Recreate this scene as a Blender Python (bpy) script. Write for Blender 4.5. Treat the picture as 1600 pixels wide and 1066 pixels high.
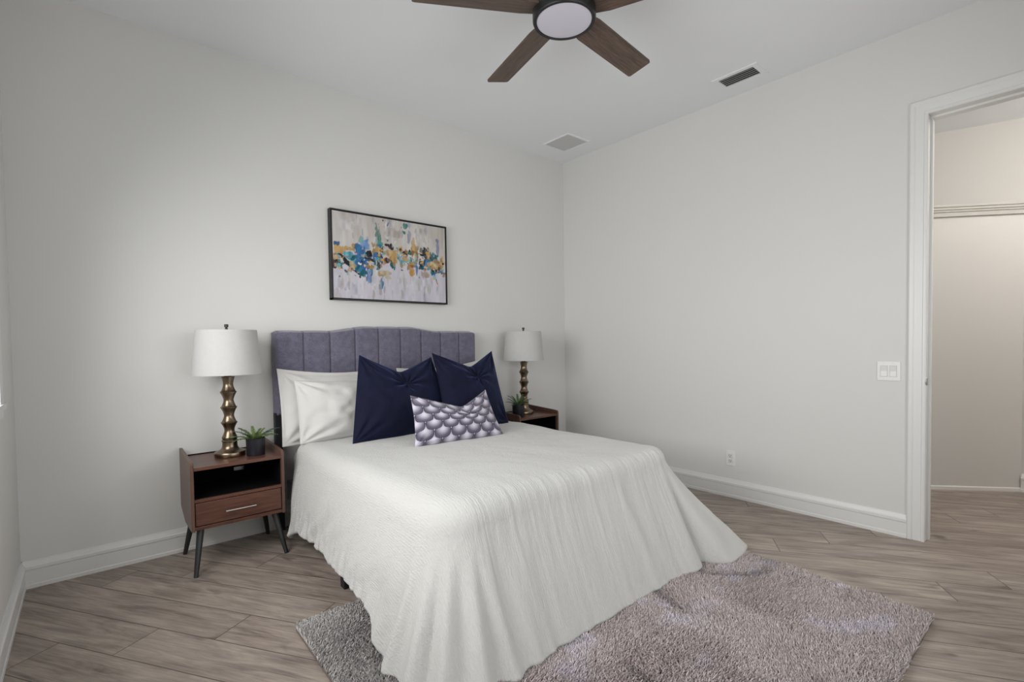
import bpy, bmesh, math, random
import numpy as np
from mathutils import Vector, Matrix

for o in list(bpy.data.objects):
    bpy.data.objects.remove(o)
SC = bpy.context.scene
COL = SC.collection
R = math.radians

# ------------------------------------------------------------------ camera
FPX = 768.52
YAW, PITCH, ROLL = 0.71019, -0.02831, -0.0140
F = Vector((math.sin(YAW)*math.cos(PITCH), math.cos(YAW)*math.cos(PITCH), math.sin(PITCH)))
R0 = Vector((math.cos(YAW), -math.sin(YAW), 0)); U0 = R0.cross(F)
RV = math.cos(ROLL)*R0 + math.sin(ROLL)*U0
UV = -math.sin(ROLL)*R0 + math.cos(ROLL)*U0
cd = bpy.data.cameras.new('camera'); cam = bpy.data.objects.new('camera', cd); COL.objects.link(cam)
m = Matrix((RV, UV, -F)).transposed().to_4x4(); m.translation = Vector((-3.7423, -3.5086, 1.225))
cam.matrix_world = m
cd.sensor_width = 36; cd.lens = FPX/1600*36; cd.shift_y = 23.12/1600; cd.clip_start = .02
SC.camera = cam

# ------------------------------------------------------------------ light and exposure
SC.view_settings.view_transform = 'Standard'; SC.view_settings.look = 'None'
SC.view_settings.gamma = 1; SC.view_settings.use_curve_mapping = False
SC.view_settings.exposure = 0.0
w = bpy.data.worlds.new('world'); SC.world = w; w.use_nodes = True
w.node_tree.nodes['Background'].inputs[0].default_value = (.86, .93, 1, 1)
w.node_tree.nodes['Background'].inputs[1].default_value = 1.0

def area(name, loc, direction, sx, sy, watts, col=(1, 1, 1), spread=180):
    l = bpy.data.lights.new(name, 'AREA'); l.shape = 'RECTANGLE'; l.size = sx; l.size_y = sy
    l.energy = watts; l.color = col; l.spread = R(spread)
    o = bpy.data.objects.new(name, l); COL.objects.link(o); o.location = loc
    o.rotation_euler = Vector(direction).to_track_quat('-Z', 'Y').to_euler()
    return o
area('daylight_left', (-4.26, -1.72, 1.56), (1, 0, -.36), 1.9, 1.15, 48, (1, .99, .97), 146)
area('fill_front', (-2.0, -4.05, 1.5), (0, 1, -.05), 2.4, 1.5, 30, (1, .99, .975))  # soft fill from behind the camera, added outside the unseen front window
def bulb_light(name, loc, watts, rad, col):
    l = bpy.data.lights.new(name, 'POINT'); l.energy = watts; l.shadow_soft_size = rad; l.color = col
    o = bpy.data.objects.new(name, l); COL.objects.link(o); o.location = loc
bulb_light('hall_lamp', (.95, -4.15, 2.78), 45, .18, (1, .945, .88))

# ------------------------------------------------------------------ materials
class NT:
    def __init__(s, name):
        s.m = bpy.data.materials.new(name); s.m.use_nodes = True; s.t = s.m.node_tree
        s.b = s.t.nodes['Principled BSDF']; s.x = 0
    def n(s, typ, **kw):
        nd = s.t.nodes.new(typ)
        for k, v in kw.items():
            setattr(nd, k, v)
        return nd
    def l(s, a, b): s.t.links.new(a, b)
    def setin(s, sock, v):
        if hasattr(v, 'is_output'): s.l(v, sock)
        else: sock.default_value = v
    def math(s, op, a, b=0, c=0):
        nd = s.n('ShaderNodeMath', operation=op)
        s.setin(nd.inputs[0], a); s.setin(nd.inputs[1], b); s.setin(nd.inputs[2], c)
        return nd.outputs[0]
    def vm(s, op, a, b=(0, 0, 0)):
        nd = s.n('ShaderNodeVectorMath', operation=op)
        s.setin(nd.inputs[0], a); s.setin(nd.inputs[1], b)
        return nd.outputs[0]
    def comb(s, x, y, z=0):
        nd = s.n('ShaderNodeCombineXYZ')
        for i, v in enumerate((x, y, z)): s.setin(nd.inputs[i], v)
        return nd.outputs[0]
    def noise(s, vec, scale, detail=4, rough=.55, dist=0):
        nd = s.n('ShaderNodeTexNoise'); s.l(vec, nd.inputs['Vector'])
        nd.inputs['Scale'].default_value = scale; nd.inputs['Detail'].default_value = detail
        nd.inputs['Roughness'].default_value = rough; nd.inputs['Distortion'].default_value = dist
        return nd.outputs['Fac']
    def ramp(s, fac, stops):
        nd = s.n('ShaderNodeValToRGB'); s.l(fac, nd.inputs[0]); e = nd.color_ramp.elements
        while len(e) < len(stops): e.new(.5)
        for el, (p, c) in zip(e, stops):
            el.position = p; el.color = (*c, 1) if len(c) == 3 else c
        return nd.outputs[0]
    def mix(s, fac, a, b, mode='MIX'):
        nd = s.n('ShaderNodeMix', data_type='RGBA', blend_type=mode)
        s.setin(nd.inputs[0], fac)
        for sock, v in ((nd.inputs[6], a), (nd.inputs[7], b)):
            if hasattr(v, 'is_output'): s.l(v, sock)
            else: sock.default_value = (*v, 1) if len(v) == 3 else v
        return nd.outputs[2]
    def coord(s, which='Object'): return s.n('ShaderNodeTexCoord').outputs[which]
    def bump(s, h, strength=.3, dist=.005):
        nd = s.n('ShaderNodeBump'); s.l(h, nd.inputs['Height'])
        nd.inputs['Strength'].default_value = strength; nd.inputs['Distance'].default_value = dist
        s.l(nd.outputs[0], s.b.inputs['Normal'])
    def base(s, c):
        if hasattr(c, 'is_output'): s.l(c, s.b.inputs['Base Color'])
        else: s.b.inputs['Base Color'].default_value = (*c, 1)
    def set(s, **kw):
        for k, v in kw.items(): s.b.inputs[k.replace('_', ' ')].default_value = v
        return s

def srgb(r, g, b):
    f = lambda c: (c/255/12.92) if c/255 <= .04045 else ((c/255+.055)/1.055)**2.4
    return (f(r), f(g), f(b))

def painted(name, c, rough=.55, bumpy=.04, scale=220):
    t = NT(name); co = t.coord()
    n1 = t.noise(co, 1.1, 3)
    t.base(t.mix(n1, tuple(x*.975 for x in c), tuple(min(1, x*1.02) for x in c)))
    t.set(Roughness=rough)
    if bumpy: t.bump(t.noise(co, scale, 3), bumpy, .002)
    return t.m

M = {}
M['wall'] = painted('wall_paint', (.70, .697, .675), .7, .05)
M['ceiling'] = painted('ceiling_paint', (.85, .86, .88), .8, .05)
M['trim'] = painted('trim_paint', (.75, .75, .735), .38, 0)
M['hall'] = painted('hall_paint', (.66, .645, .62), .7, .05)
M['plastic'] = painted('switch_plastic', (.79, .785, .76), .35, 0)
M['rocker'] = painted('rocker_plastic', (.72, .715, .69), .35, 0)

def simple(name, c, rough=.5, metal=0, **kw):
    t = NT(name); t.base(c); t.set(Roughness=rough, Metallic=metal, **kw)
    n = t.noise(t.coord(), 30, 3)
    r = t.math('MULTIPLY_ADD', n, .12, rough-.06); t.l(r, t.b.inputs['Roughness'])
    return t.m
M['black'] = simple('black_enamel', (.008, .008, .009), .4)
M['frame_black'] = simple('black_frame', (.006, .006, .007), .45)
M['leg'] = simple('charcoal_leg', (.022, .024, .024), .42)
M['steel'] = simple('brushed_steel', (.5, .48, .45), .35, 1.0)
M['slot'] = simple('dark_slot', (.02, .02, .02), .7)
M['pot'] = simple('black_pot', (.010, .010, .016), .38)
M['soil'] = simple('soil', (.02, .014, .01), .95)
M['diffuser'] = simple('frosted_diffuser', (.62, .60, .68), .35)
M['grille'] = simple('grille_grey', (.60, .60, .60), .6)
M['louver'] = simple('louver_grey', (.62, .62, .62), .5)
M['bulb'] = simple('bulb_white', (.8, .8, .78), .3)

def brass():
    t = NT('antique_bronze'); co = t.coord()
    n = t.noise(co, 14, 4)
    t.base(t.mix(n, (.17, .128, .088), (.30, .235, .168)))
    t.set(Metallic=1.0, Roughness=.3); return t.m
M['brass'] = brass()

def walnut(name, c1, c2, axis=0, rough=.4, sc=1.0):
    t = NT(name); co = t.coord()
    s = [1.2, 16, 16] if axis == 0 else ([16, 1.2, 16] if axis == 1 else [16, 16, 1.2])
    v = t.vm('MULTIPLY', co, tuple(x*sc for x in s))
    n = t.noise(v, 3.2, 6, .62, .6); n2 = t.noise(v, 12, 3)
    f = t.math('MULTIPLY_ADD', n2, .35, t.math('MULTIPLY', n, .75))
    t.base(t.ramp(f, [(.28, c1), (.72, c2)])); t.set(Roughness=rough)
    t.bump(f, .06, .002); return t.m
M['walnut'] = walnut('walnut_veneer', (.034, .0125, .008), (.150, .062, .040), 0, .33)
M['walnut_side'] = walnut('walnut_side_veneer', (.048, .022, .016), (.150, .078, .058), 2, .36)
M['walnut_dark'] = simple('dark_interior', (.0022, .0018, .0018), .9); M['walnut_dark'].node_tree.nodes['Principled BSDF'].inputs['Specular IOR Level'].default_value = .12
M['blade'] = walnut('fan_blade_wood', (.020, .011, .008), (.150, .098, .073), 0, .5, 1.4)

def floor_mat():
    t = NT('plank_floor'); co = t.coord()
    sep = t.n('ShaderNodeSeparateXYZ'); t.l(co, sep.inputs[0])
    x, y = sep.outputs[0], sep.outputs[1]
    a = R(-57.5); c, s = math.cos(a), math.sin(a)
    u = t.math('ADD', t.math('MULTIPLY', x, c), t.math('MULTIPLY', y, s))
    v = t.math('ADD', t.math('MULTIPLY', x, -s), t.math('MULTIPLY', y, c))
    vk = t.math('DIVIDE', t.math('ADD', v, 3.473), .193)
    k = t.math('FLOOR', vk); fv = t.math('SUBTRACT', vk, k)
    uu = t.math('DIVIDE', t.math('SUBTRACT', u, t.math('MULTIPLY_ADD', k, .305, -.84)), 1.265)
    iu = t.math('FLOOR', uu); fu = t.math('SUBTRACT', uu, iu)
    wn = t.n('ShaderNodeTexWhiteNoise', noise_dimensions='3D'); t.l(t.comb(k, iu, .5), wn.inputs['Vector'])
    rnd = wn.outputs['Value']
    off = t.math('MULTIPLY', rnd, 37.0)
    g = t.comb(t.math('MULTIPLY_ADD', u, 1.3, off), t.math('MULTIPLY_ADD', v, 9.0, off), off)
    n1 = t.noise(g, 1.6, 6, .62, 1.2)
    n2 = t.noise(t.comb(t.math('MULTIPLY_ADD', u, 3.0, off), t.math('MULTIPLY_ADD', v, 60.0, off), off), 2.0, 4, .6, .4)
    n3 = t.noise(t.comb(t.math('ADD', u, off), t.math('MULTIPLY_ADD', v, 2.2, off), 0), 1.7, 3, .6, .8)
    f = t.math('ADD', t.math('MULTIPLY', n1, .58), t.math('ADD', t.math('MULTIPLY', n2, .30), t.math('MULTIPLY', n3, .22)))
    col = t.ramp(f, [(.34, (.088, .070, .060)), (.46, (.235, .192, .164)), (.57, (.355, .298, .255)), (.70, (.49, .42, .355))])
    col = t.mix(t.math('MULTIPLY', rnd, .35), col, t.mix(1, col, (.82, .78, .80), 'MULTIPLY'))
    knots = t.noise(t.comb(t.math('MULTIPLY_ADD', u, 2.2, off), t.math('MULTIPLY_ADD', v, 6.0, off), off), 1.5, 2, .5, .5)
    kf = t.ramp(knots, [(.66, (0, 0, 0)), (.76, (1, 1, 1))])
    kv = t.n('ShaderNodeSeparateColor'); t.l(kf, kv.inputs[0])
    col = t.mix(t.math('MULTIPLY', kv.outputs[0], .72), col, (.10, .077, .064))
    dv = t.math('MULTIPLY', t.math('MINIMUM', fv, t.math('SUBTRACT', 1, fv)), .193)
    du = t.math('MULTIPLY', t.math('MINIMUM', fu, t.math('SUBTRACT', 1, fu)), 1.265)
    d = t.math('MINIMUM', dv, du)
    gap = t.n('ShaderNodeMapRange'); t.l(d, gap.inputs[0])
    gap.inputs[1].default_value = .0008; gap.inputs[2].default_value = .0030
    gap.inputs[3].default_value = 1; gap.inputs[4].default_value = 0
    col = t.mix(t.math('MULTIPLY', gap.outputs[0], .88), col, (.045, .035, .029))
    t.base(col); t.set(Roughness=.5)
    t.l(t.math('MULTIPLY_ADD', f, .2, .40), t.b.inputs['Roughness'])
    h = t.math('SUBTRACT', t.math('MULTIPLY', f, .25), gap.outputs[0])
    t.bump(h, .25, .0015)
    return t.m
M['floor'] = floor_mat()

def duvet_mat(name='white_cotton', c=(.565, .563, .546), crinkle=True):
    t = NT(name); co = t.coord()
    t.base(c); t.set(Roughness=.9, Sheen_Weight=.15)
    n = t.noise(co, 26, 5, .6, .5)
    fine = t.noise(co, 330, 2)
    if crinkle:
        v = t.vm('MULTIPLY', t.coord('UV'), (165, 34, 1)); a = t.noise(v, 1.0, 3, .6, .6)
        wv = t.n('ShaderNodeTexWave', wave_type='BANDS', bands_direction='X')
        t.l(t.coord('UV'), wv.inputs['Vector']); wv.inputs['Scale'].default_value = 26
        wv.inputs['Distortion'].default_value = 5; wv.inputs['Detail'].default_value = 2
        wv.inputs['Detail Scale'].default_value = 3
        h = t.math('ADD', t.math('MULTIPLY', a, .55), t.math('ADD', t.math('MULTIPLY', n, .35), t.math('MULTIPLY', wv.outputs['Fac'], .10)))
        h = t.math('MULTIPLY_ADD', fine, .10, h)
        t.bump(h, .85, .008)
    else:
        t.bump(t.math('MULTIPLY_ADD', fine, .05, t.math('MULTIPLY', n, .5)), .7, .008)
    return t.m
M['duvet'] = duvet_mat()
M['pillow'] = duvet_mat('pillow_cotton', (.60, .594, .57), False)
M['mattress'] = duvet_mat('mattress_fabric', (.80, .80, .79), False)

def fabric(name, c1, c2, sc, bump=.4, rough=.9, sheen=.3):
    t = NT(name); co = t.coord()
    n = t.noise(co, sc, 3, .7); n0 = t.noise(co, sc*.12, 3)
    f = t.math('MULTIPLY_ADD', n0, .3, t.math('MULTIPLY', n, .7))
    t.base(t.ramp(f, [(.32, c1), (.68, c2)])); t.set(Roughness=rough, Sheen_Weight=sheen)
    t.bump(n, bump, .002); return t.m
M['headboard'] = fabric('heather_grey_upholstery', (.066, .061, .096), (.200, .190, .262), 210, .5)
M['shade'] = fabric('linen_lampshade', (.49, .488, .478), (.545, .543, .531), 260, .15, .9, 0)
M['frame_dark'] = simple('dark_bed_frame', (.012, .012, .016), .6)

def velvet():
    t = NT('navy_velvet'); co = t.coord()
    n = t.noise(co, 7, 4, .6, 1.0)
    t.base(t.mix(n, (.0034, .0042, .013), (.0085, .0112, .034)))
    t.set(Roughness=.75, Sheen_Weight=.45, Sheen_Roughness=.42)
    t.b.inputs['Sheen Tint'].default_value = (.14, .19, .50, 1)
    t.b.inputs['Specular IOR Level'].default_value = .15
    t.bump(t.noise(co, 9, 4, .6, .6), .35, .02); return t.m
M['velvet'] = velvet()

def attr_mat(name, rough=.8, sheen=0, bscale=0, bs=.2):
    t = NT(name); a = t.n('ShaderNodeAttribute'); a.attribute_name = 'tint'
    t.base(a.outputs['Color']); t.set(Roughness=rough, Sheen_Weight=sheen)
    if bscale: t.bump(t.noise(t.coord(), bscale, 3), bs, .002)
    return t.m
M['canvas'] = attr_mat('painted_canvas', .75, 0, 300, .2)
M['scallop'] = attr_mat('scallop_print_fabric', .85, .2, 400, .2)
M['rug'] = attr_mat('shag_yarn', 1.0, .1)
M['rug'].node_tree.nodes['Principled BSDF'].inputs['Specular IOR Level'].default_value = .1
M['rug_back'] = simple('rug_backing', (.20, .17, .16), .95)
M['leaf'] = attr_mat('leaf_green', .55, 0)

def glass():
    t = NT('window_glass'); out = t.t.nodes['Material Output']
    tr = t.n('ShaderNodeBsdfTransparent'); gl = t.n('ShaderNodeBsdfGlossy'); gl.inputs['Roughness'].default_value = .02
    mx = t.n('ShaderNodeMixShader'); mx.inputs[0].default_value = .06
    t.l(tr.outputs[0], mx.inputs[1]); t.l(gl.outputs[0], mx.inputs[2]); t.l(mx.outputs[0], out.inputs[0])
    return t.m
M['glass'] = glass()

# ------------------------------------------------------------------ mesh helpers
def link(name, me, mat=None, parent=None, smooth=False, loc=None):
    o = bpy.data.objects.new(name, me); COL.objects.link(o)
    if mat: me.materials.append(mat)
    if smooth:
        me.polygons.foreach_set('use_smooth', [True]*len(me.polygons))
    if parent: o.parent = parent
    if loc: o.location = loc
    return o
def tag(o, label=None, cat=None, group=None, kind=None):
    if label: o['label'] = label
    if cat: o['category'] = cat
    if group: o['group'] = group
    if kind: o['kind'] = kind
    return o
def empty(name, loc, rz=0):
    o = bpy.data.objects.new(name, None); COL.objects.link(o)
    o.location = loc; o.rotation_euler.z = rz; o.empty_display_size = .1
    return o
def mesh(name, verts, faces):
    me = bpy.data.meshes.new(name); me.from_pydata([tuple(v) for v in verts], [], faces); me.update()
    return me
def bm_obj(name, bm, mat, parent=None, smooth=False, auto=None):
    bmesh.ops.recalc_face_normals(bm, faces=bm.faces)
    me = bpy.data.meshes.new(name); bm.to_mesh(me); bm.free()
    o = link(name, me, mat, parent, smooth)
    return o
def add_box(bm, lo, hi, bev=0, seg=2):
    vs = [bm.verts.new((x, y, z)) for x in (lo[0], hi[0]) for y in (lo[1], hi[1]) for z in (lo[2], hi[2])]
    fs = [(0, 1, 3, 2), (4, 6, 7, 5), (0, 4, 5, 1), (2, 3, 7, 6), (0, 2, 6, 4), (1, 5, 7, 3)]
    faces = [bm.faces.new([vs[i] for i in f]) for f in fs]
    if bev:
        ed = list({e for f in faces for e in f.edges})
        bmesh.ops.bevel(bm, geom=ed, offset=bev, segments=seg, affect='EDGES', profile=.5)
def boxes(name, lst, mat, parent=None, bev=0):
    bm = bmesh.new()
    for lo, hi in lst: add_box(bm, lo, hi, bev)
    return bm_obj(name, bm, mat, parent)
def prism(bm, poly, axis, a, b):
    """extrude a 2D polygon along an axis"""
    def P(p, t):
        if axis == 0: return (t, p[0], p[1])
        if axis == 1: return (p[0], t, p[1])
        return (p[0], p[1], t)
    v0 = [bm.verts.new(P(p, a)) for p in poly]; v1 = [bm.verts.new(P(p, b)) for p in poly]
    n = len(poly); bm.faces.new(v0); bm.faces.new(v1[::-1])
    for i in range(n): bm.faces.new([v0[i], v0[(i+1) % n], v1[(i+1) % n], v1[i]])
def lathe(prof, n=40, cap=True, loc=(0, 0, 0)):
    vs, fs = [], []
    for r, z in prof:
        for i in range(n):
            a = 2*math.pi*i/n; vs.append((loc[0]+r*math.cos(a), loc[1]+r*math.sin(a), loc[2]+z))
    for j in range(len(prof)-1):
        for i in range(n):
            fs.append((j*n+i, j*n+(i+1) % n, (j+1)*n+(i+1) % n, (j+1)*n+i))
    if cap:
        if prof[0][0] > 1e-5: fs.append(tuple(range(n))[::-1])
        if prof[-1][0] > 1e-5: fs.append(tuple((len(prof)-1)*n+i for i in range(n)))
    return vs, fs
def lathe_obj(name, prof, mat, parent=None, n=40, cap=True, loc=(0, 0, 0)):
    vs, fs = lathe(prof, n, cap, loc)
    me = mesh(name, vs, fs); o = link(name, me, mat, parent, True)
    me.set_sharp_from_angle(angle=R(38))
    return o
def tube(path, rad, n=10):
    """tapered tube through points; rad scalar or list"""
    vs, fs = [], []; P = [Vector(p) for p in path]
    for j, p in enumerate(P):
        t = (P[min(j+1, len(P)-1)]-P[max(j-1, 0)]).normalized()
        a = t.cross(Vector((0, 0, 1)) if abs(t.z) < .95 else Vector((1, 0, 0))).normalized(); b = t.cross(a)
        r = rad[j] if isinstance(rad, (list, tuple)) else rad
        for i in range(n):
            q = 2*math.pi*i/n; vs.append(p+a*(r*math.cos(q))+b*(r*math.sin(q)))
    for j in range(len(P)-1):
        for i in range(n): fs.append((j*n+i, j*n+(i+1) % n, (j+1)*n+(i+1) % n, (j+1)*n+i))
    fs.append(tuple(range(n))[::-1]); fs.append(tuple((len(P)-1)*n+i for i in range(n)))
    return vs, fs
def tube_obj(name, path, rad, mat, parent=None, n=12):
    vs, fs = tube(path, rad, n); me = mesh(name, vs, fs); o = link(name, me, mat, parent, True)
    me.set_sharp_from_angle(angle=R(45)); return o
def sweep(name, path, prof, normal, mat, parent=None):
    """profile (a: to the left of the path in its plane, b: along normal) swept with mitres"""
    N = Vector(normal); P = [Vector(p) for p in path]; vs, fs = [], []
    for j, p in enumerate(P):
        d1 = (P[j]-P[j-1]).normalized() if j else (P[1]-P[0]).normalized()
        d2 = (P[j+1]-P[j]).normalized() if j < len(P)-1 else d1
        l1, l2 = N.cross(d1), N.cross(d2); b = l1+l2; b = b/(b.length_squared/2) if b.length > 1e-6 else l1
        for a_, b_ in prof: vs.append(p+b*a_+N*b_)
    n = len(prof)
    for j in range(len(P)-1):
        for i in range(n): fs.append((j*n+i, j*n+(i+1) % n, (j+1)*n+(i+1) % n, (j+1)*n+i))
    fs.append(tuple(range(n))[::-1]); fs.append(tuple((len(P)-1)*n+i for i in range(n)))
    me = mesh(name, vs, fs); bm = bmesh.new(); bm.from_mesh(me); bmesh.ops.recalc_face_normals(bm, faces=bm.faces); bm.to_mesh(me); bm.free()
    return link(name, me, mat, parent)
def np_mesh(name, V, quads, mat, parent=None, smooth=True):
    V = np.asarray(V, np.float32); Q = np.asarray(quads, np.int32); k = Q.shape[1]
    me = bpy.data.meshes.new(name); me.vertices.add(len(V)); me.vertices.foreach_set('co', V.ravel())
    me.loops.add(Q.size); me.loops.foreach_set('vertex_index', Q.ravel())
    me.polygons.add(len(Q)); me.polygons.foreach_set('loop_start', np.arange(0, Q.size, k, dtype=np.int32))
    me.update(calc_edges=True); me.validate()
    return link(name, me, mat, parent, smooth)
def set_tint(o, C):
    a = o.data.color_attributes.new('tint', 'FLOAT_COLOR', 'POINT')
    C = np.asarray(C, np.float32); C = np.concatenate([C, np.ones((len(C), 1), np.float32)], 1)
    a.data.foreach_set('color', C.ravel())
def set_uv(o, UVs):
    l = o.data.uv_layers.new(name='uv'); idx = np.empty(len(o.data.loops), np.int32); o.data.loops.foreach_get('vertex_index', idx)
    l.data.foreach_set('uv', np.asarray(UVs, np.float32)[idx].ravel())
def grid_quads(nu, nv):
    i, j = np.meshgrid(np.arange(nu-1), np.arange(nv-1), indexing='ij')
    a = (i*nv+j).ravel(); return np.stack([a, a+nv, a+nv+1, a+1], 1)
def sstep(a, b, x):
    t = np.clip((np.asarray(x, float)-a)/(b-a), 0, 1); return t*t*(3-2*t)
def vnoise(x, y, seed=0):
    """smooth value noise in [-1,1]"""
    x = np.asarray(x, float); y = np.asarray(y, float)
    xi = np.floor(x).astype(np.int64); yi = np.floor(y).astype(np.int64); fx = x-xi; fy = y-yi
    def h(a, b):
        n = (a*374761393+b*668265263+seed*974711) & 0x7fffffff
        n = ((n ^ (n >> 13))*1274126177) & 0x7fffffff
        return ((n ^ (n >> 16)) & 0xffff)/32767.5-1
    sx = fx*fx*(3-2*fx); sy = fy*fy*(3-2*fy)
    return (h(xi, yi)*(1-sx)+h(xi+1, yi)*sx)*(1-sy)+(h(xi, yi+1)*(1-sx)+h(xi+1, yi+1)*sx)*sy

# ------------------------------------------------------------------ room shell
XL, YF, HC = -4.036, -3.81, 3.05      # left wall, front wall, ceiling
def struct(o, label, cat): return tag(o, label, cat, kind='structure')
struct(boxes('floor', [((-4.2, -5.6, -.1), (3.4, .15, 0))], M['floor']), 'grey brown wood plank floor laid diagonally', 'floor')
struct(boxes('ceiling', [((-4.2, -5.6, HC), (3.4, .15, HC+.1))], M['ceiling']), 'plain white ceiling', 'ceiling')
struct(boxes('wall_back', [((-4.2, 0, 0), (.13, .13, HC))], M['wall']), 'pale grey wall behind the headboard', 'wall')
DY0, DY1, DZ = -2.905, -3.69, 2.515
struct(boxes('wall_right', [((0, DY0+.012, 0), (.13, 0, HC)), ((0, DY1-.012, DZ+.012), (.13, DY0+.012, HC)), ((0, YF-.1, 0), (.13, DY1-.012, HC))], M['wall']),
       'pale grey wall with the doorway and light switch', 'wall')
WY0, WY1, WZ0, WZ1 = -.66, -2.72, 1.0, 2.10
struct(boxes('wall_left', [((XL-.15, WY0, 0), (XL, 0, HC)), ((XL-.15, YF, 0), (XL, WY1, HC)), ((XL-.15, WY1, 0), (XL, WY0, WZ0)), ((XL-.15, WY1, WZ1), (XL, WY0, HC))], M['wall']),
       'pale grey window wall at the left edge', 'wall')
FX0, FX1, FZ0, FZ1 = -3.2, -.8, .75, 2.25
struct(boxes('wall_front', [((XL-.15, YF-.15, 0), (FX0, YF, HC)), ((FX1, YF-.15, 0), (0, YF, HC)), ((FX0, YF-.15, 0), (FX1, YF, FZ0)), ((FX0, YF-.15, FZ1), (FX1, YF, HC))], M['wall']),
       'pale grey wall behind the camera', 'wall')
BASE = [(0, 0), (.018, 0), (.018, .018), (.015, .023), (.015, .092), (.019, .097), (.019, .112), (.013, .118), (.008, .132), (.006, .14), (0, .14)]
def bb(name, a, b, label):
    a, b = Vector(a), Vector(b)
    return struct(sweep(name, [a, b], BASE, (0, 0, 1), M['trim']), label, 'baseboard')
bb('baseboard_back', (0, 0, 0), (XL, 0, 0), 'white baseboard along the headboard wall')
bb('baseboard_right', (0, DY0+.085, 0), (0, 0, 0), 'white baseboard under the wall outlet')
bb('baseboard_left', (XL, 0, 0), (XL, YF, 0), 'white baseboard along the left wall')
bb('baseboard_front', (XL, YF, 0), (0, YF, 0), 'white baseboard behind the camera')

# door casing, jamb lining and strike
CAS = [(0, 0), (0, .012), (.006, .016), (.016, .016), (.020, .012), (.056, .014), (.064, .019), (.080, .019), (.088, .012), (.090, 0)]
cas = sweep('trim_1', [(0, DY1, 0), (0, DY1, DZ), (0, DY0, DZ), (0, DY0, 0)], [(-a, b) for a, b in CAS], (-1, 0, 0), M['trim'])
struct(cas, 'white moulded casing around the doorway', 'door casing')
jam = boxes('trim_2', [((.0, DY0, 0), (.13, DY0+.012, DZ+.012)), ((.0, DY1-.012, 0), (.13, DY1, DZ+.012)), ((.0, DY1, DZ), (.13, DY0, DZ+.012)),
                       ((.05, DY0-.012, 0), (.085, DY0, DZ)), ((.05, DY1, 0), (.085, DY1+.012, DZ)), ((.05, DY1+.012, DZ-.012), (.085, DY0-.012, DZ))], M['trim'])
struct(jam, 'white door jamb lining with stop', 'door jamb')
bm = bmesh.new(); prism(bm, [(-.020, .955), (-.016, .938), (.03, .932), (.03, .978), (-.016, .972)], 1, DY0-.002, DY0+.0005)
tag(bm_obj('strike_plate', bm, M['steel'], jam), 'brushed metal strike plate')
cas2 = sweep('trim_3', [(.13, DY0, 0), (.13, DY0, DZ), (.13, DY1, DZ), (.13, DY1, 0)], [(-a, b) for a, b in CAS], (1, 0, 0), M['trim'])
struct(cas2, 'white moulded casing on the hall side of the doorway', 'door casing')

# windows
def window(name, ax, lo, hi, plane, inward, label):
    """ax: 1 = spans y in an x-plane, 0 = spans x in a y-plane; lo/hi = (along, z)"""
    root = empty(name, (0, 0, 0)); struct(root, label, 'window')
    def bx(n, items, mat):
        L = []
        for (a0, z0, a1, z1, d0, d1) in items:
            p0, p1 = sorted((plane+inward*d0, plane+inward*d1))
            L.append(((p0, a0, z0), (p1, a1, z1)) if ax == 1 else ((a0, p0, z0), (a1, p1, z1)))
        return boxes(n, L, mat, root)
    a0, z0 = lo; a1, z1 = hi; f = .05; mid = (z0+z1)/2
    bx('window_frame', [(a0, z0, a0+f, z1, -.12, -.06), (a1-f, z0, a1, z1, -.12, -.06), (a0+f, z0, a1-f, z0+f, -.12, -.06), (a0+f, z1-f, a1-f, z1, -.12, -.06), (a0+f, mid-.02, a1-f, mid+.02, -.12, -.06)], M['trim'])
    bx('window_pane', [(a0+f, z0+f, a1-f, mid-.02, -.092, -.088)], M['glass']); bx('window_pane', [(a0+f, mid+.02, a1-f, z1-f, -.092, -.088)], M['glass'])
    bx('window_casing', [(a0-.09, z0, a0, z1+.09, 0, .018), (a1, z0, a1+.09, z1+.09, 0, .018), (a0, z1, a1, z1+.09, 0, .018), (a0-.09, z0-.06, a1+.09, z0-.025, 0, .016)], M['trim'])
    bx('window_sill', [(a0-.1, z0-.025, a1+.1, z0, -.06, .026)], M['trim'])
window('window_1', 1, (WY1, WZ0), (WY0, WZ1), XL, 1, 'white framed window in the left wall')
window('fill_window', 0, (FX0, FZ0), (FX1, FZ1), YF, 1, 'unseen white framed window behind the camera, added for fill light')  # unseen window, added so that fill light has a way in

# hall beyond the doorway
d = Vector((.651, -.759, 0)); nb = Vector((.759, .651, 0))      # along the angled wall, away from the room
A0 = Vector((1.333, -2.714, 0))-d*.95; A1 = Vector((1.751, -3.201, 0))
def wallprism(name, p, q, th, z0, z1, mat, label, cat='wall'):
    t = (q-p).normalized(); n = Vector((-t.y, t.x, 0))*th
    bm = bmesh.new(); prism(bm, [(p.x, p.y), (q.x, q.y), (q.x+n.x, q.y+n.y), (p.x+n.x, p.y+n.y)], 2, z0, z1)
    return struct(bm_obj(name, bm, mat), label, cat)
wallprism('wall_hall', A0, A1, .12, 0, 2.165, M['hall'], 'angled white hall wall below the ledge')
wallprism('wall_hall_side', A1, A1+Vector((0, -1.6, 0)), .12, 0, 2.165, M['hall'], 'hall wall past the angled wall corner')
t2 = Vector((.184, -.573, 0)).normalized(); B0 = Vector((2.092, -2.583, 0))-t2*2.0
wallprism('wall_hall_upper', B0, B0+t2*4.6, .12, 2.1, HC, M['hall'], 'recessed hall wall above the ledge')
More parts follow.
